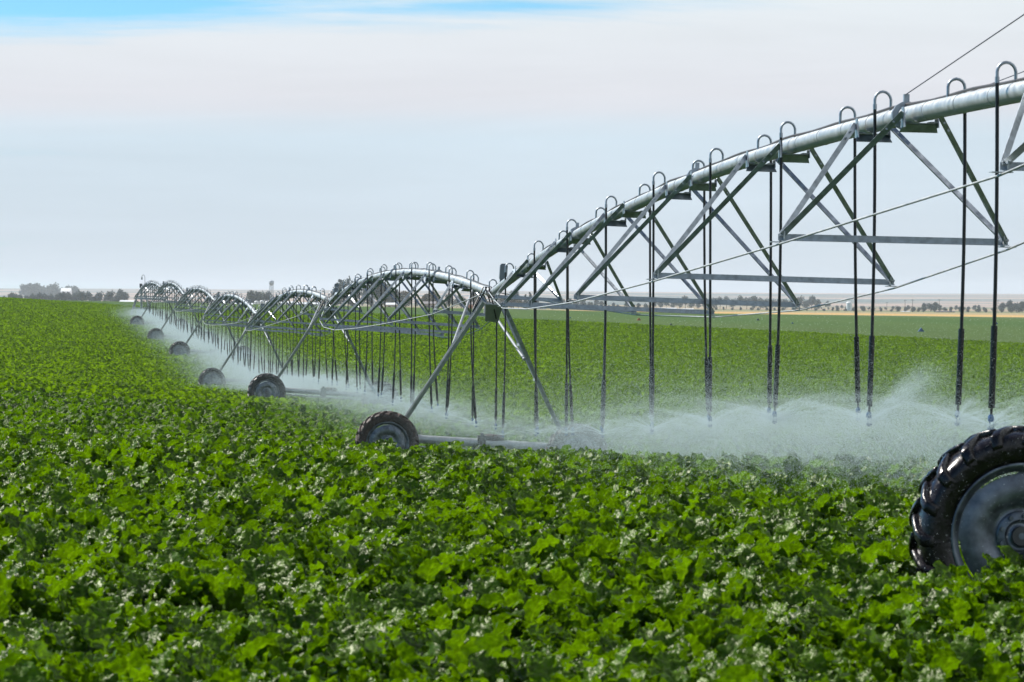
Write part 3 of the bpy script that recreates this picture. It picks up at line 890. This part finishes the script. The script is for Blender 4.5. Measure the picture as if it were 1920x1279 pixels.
# ------------------------------------------------------------------ spray of droplets
def spray():
    m = bpy.data.materials.new('water_droplet'); m.use_nodes = True
    nt = m.node_tree; N = nt.nodes; L = nt.links; b = N['Principled BSDF']; out = N['Material Output']
    b.inputs['Base Color'].default_value = (.82, .92, .95, 1); b.inputs['Roughness'].default_value = .3
    tr = N.new('ShaderNodeBsdfTranslucent'); tr.inputs['Color'].default_value = (.84, .94, .97, 1)
    mx = N.new('ShaderNodeMixShader'); mx.inputs[0].default_value = .6
    L.new(b.outputs[0], mx.inputs[1]); L.new(tr.outputs[0], mx.inputs[2]); L.new(mx.outputs[0], out.inputs['Surface'])
    rng = np.random.default_rng(5)
    def template(name, n_mist, n_jet, n_big, dia, size_mul, plume=0):
        P = []; S = []
        if plume:
            n = plume; tt = rng.uniform(0, 1, n) ** .7 * .32
            a_ = rng.normal(0, .16, n); e_ = np.radians(43) + rng.normal(0, .10, n); v = rng.uniform(2.6, 4.9, n)
            k_ = (1 - np.exp(-3 * tt)) / 3; rad = v * np.cos(e_) * k_
            P.append(np.stack([rad * np.cos(a_), rad * np.sin(a_) * 2.2 + rng.normal(0, .03, n), v * np.sin(e_) * k_ - 1.6 * tt ** 2 + rng.normal(0, .03, n)], 1)); S.append(np.full(n, dia * .9))
        # mist: carried on ballistic arcs, then drifting
        nm = n_mist
        az = rng.uniform(0, 2 * np.pi, nm); elv = np.radians(rng.normal(9, 7, nm)); v = rng.uniform(2.0, 9.5, nm)
        T = rng.uniform(0, 1, nm) ** .8 * 1.0
        drag = 1.6
        tt = T * rng.uniform(.5, 1.15, nm)
        rad = v * np.cos(elv) * (1 - np.exp(-drag * tt)) / drag
        hgt = v * np.sin(elv) * (1 - np.exp(-drag * tt)) / drag - .5 * 3.2 * tt ** 2 * .5
        x = rad * np.cos(az) + rng.normal(0, .10, nm) * (.2 + rad * .5) + .25 * tt; yv = rad * np.sin(az) + rng.normal(0, .10, nm) * (.2 + rad * .5)
        z = hgt + rng.normal(-.02, .10, nm) * (.1 + np.minimum(rad, 2) * .55) - rng.uniform(0, .75, nm) ** 1.5 * np.minimum(1, rad * 1.1)
        keep = z > -.75
        P.append(np.stack([x, yv, z], 1)[keep]); S.append(np.full(keep.sum(), dia) * rng.uniform(.6, 1.3, keep.sum()))
        # jets: a few narrow streams
        nj = n_jet; k = rng.integers(0, 9, nj); az = k * 2 * np.pi / 9 + rng.normal(0, .03, nj)
        el_ = np.radians(15) + rng.normal(0, .015, nj) + .10 * np.sin(k * 2.1); tt = rng.uniform(0, 1, nj) ** 1.4 * .36; v = 6.5 + rng.normal(0, .2, nj)
        rad = v * np.cos(el_) * (1 - np.exp(-1.2 * tt)) / 1.2; h = v * np.sin(el_) * (1 - np.exp(-1.2 * tt)) / 1.2 - 4.9 * tt ** 2
        sp = .002 + .014 * rad
        P.append(np.stack([rad * np.cos(az) + rng.normal(0, 1, nj) * sp, rad * np.sin(az) + rng.normal(0, 1, nj) * sp, h + rng.normal(0, 1, nj) * sp * .7], 1)); S.append(np.full(nj, dia * .9))
        nb = n_big; az = rng.uniform(0, 6.28, nb); rad = rng.uniform(.1, 2.6, nb)
        P.append(np.stack([rad * np.cos(az), rad * np.sin(az), rng.normal(-.05, .17, nb)], 1)); S.append(rng.uniform(1.6, 2.8, nb) * dia)
        return drops(name, np.concatenate(P), np.concatenate(S) * size_mul)
    def drops(name, P, S):
        n = len(P)
        tet = np.array([[1, 1, 1], [1, -1, -1], [-1, 1, -1], [-1, -1, 1]], float) / math.sqrt(3)
        q = rng.normal(size=(n, 4)); q /= np.linalg.norm(q, axis=1)[:, None]
        a, b_, c, d = q.T
        Rm = np.stack([np.stack([1 - 2 * (c * c + d * d), 2 * (b_ * c - a * d), 2 * (b_ * d + a * c)], -1), np.stack([2 * (b_ * c + a * d), 1 - 2 * (b_ * b_ + d * d), 2 * (c * d - a * b_)], -1), np.stack([2 * (b_ * d - a * c), 2 * (c * d + a * b_), 1 - 2 * (b_ * b_ + c * c)], -1)], 1)
        vs = (np.einsum('nij,kj->nki', Rm, tet) * (S[:, None, None] * .62) + P[:, None, :]).reshape(-1, 3)
        tri = np.array([[0, 1, 2], [0, 3, 1], [0, 2, 3], [1, 3, 2]])
        fs = (np.arange(n)[:, None, None] * 4 + tri[None]).reshape(-1, 3)
        me = bpy.data.meshes.new(name)
        me.vertices.add(len(vs)); me.vertices.foreach_set('co', vs.astype(np.float32).ravel())
        me.loops.add(fs.size); me.loops.foreach_set('vertex_index', fs.astype(np.int32).ravel())
        me.polygons.add(len(fs)); me.polygons.foreach_set('loop_start', np.arange(0, fs.size, 3, dtype=np.int32))
        me.update(calc_edges=True); me.validate()
        me.materials.append(m)
        return bpy.data.objects.new(name, me)
    def loose(name):
        global_n = 2800
        P = np.stack([rng.uniform(-.9, .9, global_n), rng.uniform(-1.3, .1, global_n), rng.uniform(-.7, .95, global_n)], 1)
        return drops(name, P, rng.uniform(.0016, .0038, global_n) * rng.uniform(.6, 1.2, global_n))
    T = [template('spray_kind_%02d' % k, 190000, 34000, 220, .0027, 1) for k in range(3)] + [template('spray_kind_%02d' % k, 16000, 5200, 40, .0044, 2.1) for k in range(3, 5)]
    T += [template('spray_kind_05', 190000, 34000, 260, .0027, 1, 30000), template('spray_kind_06', 60000, 22000, 100, .0027, 1), template('spray_kind_07', 15000, 14000, 80, .0027, 1)]
    T += [loose('spray_kind_08')]
    wl0 = FR[0][0]
    pts = NOZ + [(wl0.x, wl0.y, wl0.z)]
    rot = [(0, 0, 0.25 * random.uniform(-1, 1)) for p in pts]
    rot = [(0, 0, random.uniform(-.3, .3)) for p in pts]
    idx = [random.randrange(0, 3) if p[1] < 50 else (7 if 56 < p[1] < 78 else 6) if p[1] < 125 else random.randrange(3, 5) for p in pts]
    for j, p in enumerate(pts):
        if j == 2: idx[j] = 5; rot[j] = (0, 0, .15)
        elif j in (22, 29): idx[j] = 5; rot[j] = (0, 0, 2.9)
    idx[-1] = 8; rot[-1] = (0, 0, 0)
    scl = [random.uniform(.9, 1.15) for p in pts]
    o = scatter('water_spray', pts, rot, scl, idx, T)
    tag(o, 'fine white water mist and droplets thrown by the sprinklers over the crop', kind='stuff')
spray()

# ------------------------------------------------------------------ far trees, bushes, buildings
def crown_mesh(rng, h, wd, kind):
    vs = []; fs = []; tn = []
    lobes = []
    for _ in range(13):
        a = rng.uniform(0, 6.28); r = wd * .5 * rng.uniform(.1, .75); z = h * rng.uniform(.30, .9)
        k = 1 - abs(z / h - .5) * 1.1
        lobes.append((r * math.cos(a) * k, r * math.sin(a) * k, z, wd * rng.uniform(.16, .30)))
    if kind == 'spire': lobes = [(rng.normal() * .03, rng.normal() * .03, h * q, wd * .5 * (1.05 - q)) for q in np.linspace(.2, .95, 9)]
    for (x, y, z, r) in lobes:
        for _ in range(70):
            d = rng.normal(size=3); d /= np.linalg.norm(d); p = np.array([x, y, z]) + d * r * rng.uniform(.5, 1.12)
            if p[2] < h * .08: continue
            s = h * rng.uniform(.035, .075)
            u = rng.normal(size=3); u /= np.linalg.norm(u); w_ = np.cross(u, rng.normal(size=3)); w_ /= np.linalg.norm(w_)
            b = len(vs); vs += [tuple(p + u * s), tuple(p + w_ * s * .8), tuple(p - u * s), tuple(p - w_ * s * .8)]; fs.append((b, b + 1, b + 2, b + 3))
            tn += [rng.uniform(0, .9)] * 4
    return vs, fs, tn

TREEK = {}
def tree_kind(kind):
    if kind in TREEK: return TREEK[kind]
    rng = np.random.default_rng(len(TREEK) + 40)
    out = []
    for q in range(4):
        wd = {'broad': .95, 'brown': .8, 'spire': .42, 'bush': 1.25}[kind] * rng.uniform(.85, 1.15)
        v, f, t = crown_mesh(rng, 1, wd, kind)
        co_ = raw_mesh('crown', v, f, [TREEBROWN if kind == 'brown' else TREELEAF], None, t, False)
        tr = MB(); tr.tube([(0, 0, -.05), (.005, 0, .2), (.01, .01, .42)], [.03, .024, .014], 6)
        for _ in range(3):
            a = rng.uniform(0, 6.28); tr.tube([(.005, 0, .2 + rng.uniform(0, .15)), (.16 * math.cos(a), .16 * math.sin(a), .55)], [.014, .006], 5)
        me = bpy.data.meshes.new('trunk'); me.from_pydata(tr.v, [], tr.f); me.materials.append(BARK)
        out.append((co_.data, me))
    TREEK[kind] = out
    return out

def tree(px, y, h, kind, label, group, sink=0, name=None):
    x = (px - 960) / F * y
    root = empty(name or {'broad': 'tree', 'brown': 'tree', 'spire': 'conifer_tree', 'bush': 'bush'}[kind], (x, y, ground(x, y) - sink))
    root.scale = (h, h, h); root.rotation_euler = (0, 0, random.uniform(0, 6.28))
    tag(root, label, 'bush' if kind == 'bush' else 'tree', group)
    c, t = random.choice(tree_kind(kind))
    for n, me in (('crown', c), ('trunk', t)):
        o = bpy.data.objects.new(n, me); COL.objects.link(o); o.parent = root
    return root

def tree_px(px, top, y, kind, label, group):
    """a tree whose top reaches a photo row"""
    x = (px - 960) / F * y; g = ground_rel(x, y)
    h = (HOR - top) / F * y - g
    return tree(px, y, max(1.5, h), kind, label, group)

rr = random.Random(3)
# belt beyond the brow of the field
belt = [(8, 551), (22, 546), (38, 552), (118, 546), (30, 549), (128, 543), (141, 547), (153, 544), (166, 547), (60, 546), (72, 543), (84, 545), (97, 546), (108, 549), (176, 549), (186, 546), (196, 551), (206, 544), (217, 547), (226, 542), (234, 546), (50, 551)]
for k, (px, tp) in enumerate(belt):
    tree_px(px, tp + 2.5 + rr.uniform(-1, 1), 2150 + rr.uniform(-120, 120), rr.choice(['broad', 'broad', 'spire' if k % 4 == 0 else 'broad']), 'dark grey green tree in the belt beyond the brow of the field', 'trees in the belt beyond the brow of the field')
for k, px in enumerate(range(48, 146, 7)):
    tree_px(px + rr.uniform(-2, 2), (533 if px < 100 else 537) + rr.uniform(-1, 1.5), 4700 + rr.uniform(-80, 80), 'broad', 'blue grey tree in the hazy clump below the skyline', 'trees in the hazy clump below the skyline')
mid = [(470, 546, 2000), (481, 543, 2000), (491, 548, 2050), (503, 549, 2050), (392, 556, 2100), (405, 553, 2100), (416, 556, 2100), (428, 558, 2100), (447, 560, 2150)]
for px, tp, y in mid: tree_px(px, tp, y, 'broad', 'rounded dark tree standing among the white tanks and sheds', 'trees among the white tanks')
big = [(645, 524, 'broad'), (660, 533, 'broad'), (630, 545, 'broad'), (695, 534, 'broad'), (712, 528, 'broad'), (728, 533, 'broad'), (744, 540, 'broad'), (760, 548, 'brown'), (800, 550, 'brown'), (815, 546, 'brown'), (843, 553, 'broad'), (865, 549, 'broad'), (888, 552, 'brown'), (901, 558, 'brown')]
for px, tp, kd in big: tree_px(px, tp, 1650 + rr.uniform(-60, 60), kd, 'brownish autumn tree behind the second arch' if kd == 'brown' else 'tall dark tree behind the second arch', 'brownish trees behind the second arch' if kd == 'brown' else 'tall dark trees behind the second arch')
t2 = [(948, 556, 'brown'), (960, 552, 'brown'), (972, 559, 'brown'), (985, 552, 'spire'), (963, 547, 'broad'), (994, 548, 'spire'), (1003, 556, 'broad')]
for px, tp, kd in t2: tree_px(px, tp, 1850 + rr.uniform(-60, 60), kd, {'brown': 'reddish brown tree just beside the mud caked tower', 'spire': 'pointed dark conifer beside the mud caked tower', 'broad': 'blue grey tree behind the mud caked tower'}[kd], {'brown': 'reddish brown trees beside the tower', 'spire': 'conifers beside the tower', 'broad': 'grey trees behind the tower'}[kd])
r1 = [(1056, 562), (1068, 560), (1080, 563), (1093, 561), (1106, 564), (1118, 562), (1128, 565), (1226, 563), (1238, 561), (1250, 564), (1262, 562), (1274, 560), (1285, 557), (1297, 563), (1309, 562), (1321, 566), (1338, 556), (1350, 559), (1362, 558), (1375, 561), (1388, 557), (1400, 560), (1413, 556), (1426, 556), (1437, 561), (1448, 562), (1460, 562), (1473, 558), (1486, 561), (1499, 557), (1511, 560), (1522, 557), (1533, 562), (1552, 566)]
for px, tp in r1: tree_px(px, tp, 2650 + rr.uniform(-120, 120), 'broad', 'hazy blue green tree in the long far belt below the hills', 'trees in the long far belt below the hills')
for px, tp in [(1733, 569), (1745, 566), (1754, 567), (1762, 572), (1880, 568), (1893, 565), (1905, 568), (1917, 566), (1600, 577), (1800, 575), (1815, 576)]:
    tree_px(px, tp, 2250 + rr.uniform(-40, 40), 'broad', 'larger grey tree rising above the row of roadside bushes', 'larger trees above the roadside bushes')
px = 1500
while px < 1925:
    tree_px(px, 577 + rr.uniform(-2, 2.5), 1950 + rr.uniform(-15, 15), 'bush', 'round grey green bush in the row along the far road', 'bushes along the far road'); px += rr.uniform(9, 21)
for a, b_, t0, yy, lab, grp in ((250, 470, 565, 2500, 'low blue grey tree in the line behind the far small arches', 'low trees behind the far small arches'), (590, 1000, 564, 2500, 'low hazy tree in the line behind the second arch', 'low hazy trees behind the second arch'), (1540, 1922, 575, 2700, 'hazy low tree in the strip behind the roadside bushes', 'hazy trees behind the roadside bushes'), (1000, 1230, 570, 2300, 'low grey tree in the line behind the white warehouses', 'low trees behind the white warehouses')):
    px = a
    while px < b_:
        tree_px(px, t0 + rr.uniform(-3, 2.5), yy + rr.uniform(-60, 60), 'broad', lab, grp); px += rr.uniform(7, 17)
px = 1330
while px < 1500:
    tree_px(px, 577 + rr.uniform(-2, 2), 2000 + rr.uniform(-15, 15), 'bush', 'low bush under the long far tree belt', 'low bushes under the far tree belt'); px += rr.uniform(12, 22)

WHITE = mat('white_painted_metal', (.72, .74, .76), .5)
GREYW = mat('grey_cladding', (.30, .34, .40), .6)
ROOFW = mat('pale_roof', (.62, .65, .68), .5)
ROOFD = mat('dark_roof', (.16, .15, .16), .8)
BRICK = mat('terracotta_wall', (.36, .17, .11), .8)
GLASS = mat('dark_window', (.03, .04, .05), .2)

def shed(px0, px1, top, y, label, wall, roof, depth=14, rise=.28, base=None, name='shed', cat='shed', group=None, door=True):
    x0, x1 = (px0 - 960) / F * y, (px1 - 960) / F * y; xc = (x0 + x1) / 2; g = ground(xc, y) - .3
    zt = CZ + (HOR - top) / F * y
    H = zt - g; he = H * (1 - rise); W = x1 - x0
    root = empty(name, (xc, y, g)); tag(root, label, cat, group)
    w = MB(); yy = y + depth
    w.add([(x0, y, g), (x1, y, g), (x1, yy, g), (x0, yy, g), (x0, y, g + he), (x1, y, g + he), (x1, yy, g + he), (x0, yy, g + he), (x0, (y + yy) / 2, zt - .05), (x1, (y + yy) / 2, zt - .05)],
          [(0, 1, 5, 4), (2, 3, 7, 6), (1, 2, 6, 9, 5), (3, 0, 4, 8, 7)]); w.build('wall', wall, root)
    r = MB(); o = .35; t = .18; ym = (y + yy) / 2
    r.add([(x0 - o, y - o, g + he - .05), (x1 + o, y - o, g + he - .05), (x1 + o, ym, zt), (x0 - o, ym, zt), (x1 + o, yy + o, g + he - .05), (x0 - o, yy + o, g + he - .05),
           (x0 - o, y - o, g + he - .05 + t), (x1 + o, y - o, g + he - .05 + t), (x1 + o, ym, zt + t), (x0 - o, ym, zt + t), (x1 + o, yy + o, g + he - .05 + t), (x0 - o, yy + o, g + he - .05 + t)],
          [(1, 0, 3, 2), (2, 3, 5, 4), (6, 7, 8, 9), (9, 8, 10, 11), (0, 1, 7, 6), (5, 11, 10, 4), (0, 6, 9, 3), (3, 9, 11, 5), (1, 2, 8, 7), (2, 4, 10, 8)]); r.build('roof', roof, root)
    if door:
        d = MB(); d.box((x0 + W * .3, y - .04, g + he * .38), min(4, W * .2), .08, he * .75); d.build('door', GLASS, root)
        d = MB(); d.box((x0 + W * .72, y - .04, g + he * .55), min(2.4, W * .15), .08, he * .28); d.build('window', GLASS, root)
    return root

shed(1229, 1268, 578, 1900, 'long low white shed with grey open front beyond the yellow field', WHITE, ROOFW, 16)
shed(1272, 1300, 579.5, 1930, 'shorter white shed behind the yellow field, next to the long one', WHITE, ROOFW, 14)
shed(723, 748, 568.5, 1500, 'grey shed with a pale roof under the second arch', GREYW, ROOFW, 12)
shed(794, 816, 566, 1540, 'blue grey barn seen through the second arch braces', GREYW, ROOFD, 14, name='barn', cat='barn')
shed(872, 886, 567, 1500, 'small terracotta house under the end of the second arch', BRICK, ROOFD, 9, name='house', cat='house')
shed(1032, 1046, 561, 1880, 'tall grey elevator block with a white top beside the mud caked tower', GREYW, WHITE, 9, rise=.12, name='elevator_building', cat='building')
shed(990, 1024, 571.5, 1800, 'white warehouse low behind the truss rods of the first arch', WHITE, ROOFW, 18, name='warehouse', cat='warehouse')
shed(1050, 1098, 574, 1830, 'wide white warehouse behind the lower struts of the first arch', WHITE, ROOFW, 18, name='warehouse', cat='warehouse')
shed(1108, 1150, 577, 1820, 'low pale shed between the warehouse and the hose lines', GREYW, ROOFW, 14)
shed(512, 548, 566, 1700, 'white long shed beside the tanks under the third arch', WHITE, ROOFW, 14)
shed(552, 600, 568, 1720, 'grey wide shed behind the third arch hoses', GREYW, ROOFW, 16)
shed(436, 472, 569, 1760, 'grey warehouse behind the fourth arch', GREYW, ROOFW, 16, name='warehouse', cat='warehouse')
shed(300, 352, 571, 1800, 'low dull warehouse behind the fifth and sixth arches', GREYW, ROOFD, 16, name='warehouse', cat='warehouse')
shed(224, 247, 563.8, 1250, 'long pale roofed shed just over the brow of the field', ROOFW, ROOFW, 12, rise=.5)
shed(114, 132, 540.2, 4600, 'tiny white farm building beside the hazy clump of trees', WHITE, WHITE, 16, name='farm_building', cat='building')
shed(1692, 1706, 584, 1935, 'small white cabin between the bushes on the far road', WHITE, ROOFW, 6, name='cabin', cat='cabin')
shed(1756, 1790, 583.5, 1945, 'green grey shed among the roadside bushes', mat('green_cladding', (.08, .13, .12), .6), ROOFD, 10)

def tank(px, wpx, top, y, label, dome=True):
    x = (px - 960) / F * y; r = wpx / 2 / F * y; g = ground(x, y) - .2; zt = CZ + (HOR - top) / F * y
    root = empty('storage_tank', (x, y, g)); tag(root, label, 'tank')
    b = MB(); b.lathe([(r, 0), (r, (zt - g) * .85)], (x, y, g), (0, 0, 1), 20); b.build('tank_body', WHITE, root)
    b = MB(); H = zt - g; b.lathe([(r * 1.02, H * .85), (r * .9, H * .92), (r * .5, H * .98), (.01, H)], (x, y, g), (0, 0, 1), 20); b.build('tank_lid', ROOFW, root)
    b = MB(); 
    for d in (-.3, .3): b.tube([(x + d, y - r - .15, g), (x + d, y - r - .15, g + H * .88)], .04, 5)
    for k in range(12): b.tube([(x - .3, y - r - .15, g + H * .07 * (k + 1)), (x + .3, y - r - .15, g + H * .07 * (k + 1))], .03, 4)
    b.build('ladder', GREYW, root)
tank(481, 8, 564, 1600, 'white tank, first of the row under the third arch start')
tank(491, 8, 563, 1600, 'white tank in the middle of the three under the third arch')
tank(502, 9, 564, 1600, 'white tank closest to the long white shed')
tank(1592, 11, 565.5, 2350, 'white domed tank alone beyond the yellow field')

def water_tower():
    px, y = 509, 3200; x = (px - 960) / F * y; g = ground(x, y); k = y / F
    zt = CZ + (HOR - 526) * k; zb = CZ + (HOR - 533) * k; r = 4.6 * k
    root = empty('water_tower', (x, y, g)); tag(root, 'distant water tower with a round tank on thin legs', 'water tower')
    b = MB(); b.lathe([(.01, zb - g - .6 * r), (r * .5, zb - g - .45 * r), (r, zb - g), (r, zt - g - .25 * r), (r * .6, zt - g), (.01, zt - g + .15 * r)], (x, y, g), (0, 0, 1), 18); b.build('tank_body', GREYW, root)
    for a in range(4):
        th = a * math.pi / 2 + .6; b = MB(); b.tube([(x + r * 1.15 * math.cos(th), y + r * 1.15 * math.sin(th), g), (x + r * .8 * math.cos(th), y + r * .8 * math.sin(th), zb)], .22, 6); b.build('leg', GREYW, root)
    b = MB(); b.tube([(x, y, g), (x, y, zb - .3 * r)], .3, 8); b.build('riser', GREYW, root)
water_tower()

for k, (px, tp, y) in enumerate([(1697, 562, 1900), (1711, 561, 1900), (1761, 561, 1910), (1871, 562, 1900), (1663, 566, 2300)]):
    x = (px - 960) / F * y; g = ground(x, y); zt = CZ + (HOR - tp) / F * y
    root = empty('utility_pole', (x, y, g)); tag(root, 'thin utility pole with a short cross arm above the far bushes', 'utility pole', 'utility poles along the far road')
    b = MB(); b.tube([(x, y, g), (x, y, zt)], [.14, .09], 7); b.build('pole', BARK, root)
    b = MB(); b.box((x, y - .12, zt - .5), 1.8, .1, .12); b.build('cross_arm', BARK, root)

def shelter(px, py, wpx, col, label, group):
    p = hit(px, py); s = wpx / F * p.y
    root = empty('field_shelter', p); root['label'] = label; tag(root, label, 'shelter', group)
    h = s * .62; d = s * .9
    c = MB(); t = .03
    for sg in (-1, 1):
        c.add([p + V((sg * s / 2, -d / 2, 0)), p + V((sg * s / 2, d / 2, 0)), p + V((0, d / 2, h)), p + V((0, -d / 2, h)), p + V((sg * (s / 2 + t), -d / 2, 0)), p + V((sg * (s / 2 + t), d / 2, 0)), p + V((0, d / 2, h + t)), p + V((0, -d / 2, h + t))],
              [(0, 1, 2, 3), (4, 7, 6, 5), (0, 3, 7, 4), (1, 5, 6, 2), (0, 4, 5, 1)])
    c.build('canvas', col, root)
    b = MB(); b.add([p + V((-s * .46, -d * .42, 0)), p + V((s * .46, -d * .42, 0)), p + V((0, -d * .42, h * .96)), p + V((-s * .46, -d * .38, 0)), p + V((s * .46, -d * .38, 0)), p + V((0, -d * .38, h * .96))], [(0, 1, 2), (5, 4, 3), (0, 2, 5, 3), (1, 4, 5, 2)])
    b.build('end_flap', col, root)
SB = mat('blue_canvas', (.05, .12, .30), .6); SO = mat('orange_canvas', (.50, .12, .05), .6); SD = mat('dark_canvas', (.06, .09, .12), .6)
shelter(1727, 622, 11, SB, 'small blue tent shaped shelter nearest the beet field edge'.replace('nearest', 'close to'), 'tent shaped shelters on the pale field')
shelter(1867, 608, 8, SB, 'small blue tent shaped shelter in front of the yellow strip', 'tent shaped shelters on the pale field')
shelter(1198, 601, 8, SO, 'small orange tent shaped shelter on the pale field', 'tent shaped shelters on the pale field')
shelter(1258, 610, 6, SD, 'tiny dark shelter at the pale field edge below the first arch strut', 'tent shaped shelters on the pale field')
shelter(1421, 601, 6, SD, 'tiny dark shelter beneath the truss rod end of the first arch', 'tent shaped shelters on the pale field')
shelter(1486, 607, 4, SB, 'very small blue shelter midway across the pale field', 'tent shaped shelters on the pale field')
shelter(1069, 597, 4, SB, 'very small blue shelter beside the hose pair near the tower', 'tent shaped shelters on the pale field')

# ------------------------------------------------------------------ render settings
scene.view_settings.view_transform = 'Standard'; scene.view_settings.look = 'None'
scene.view_settings.exposure = .55; scene.view_settings.gamma = 1
c = scene.cycles
c.max_bounces = 7; c.diffuse_bounces = 3; c.glossy_bounces = 3; c.transmission_bounces = 4; c.volume_bounces = 1; c.transparent_max_bounces = 8
c.caustics_reflective = False; c.caustics_refractive = False
c.use_denoising = True; c.sample_clamp_indirect = 6
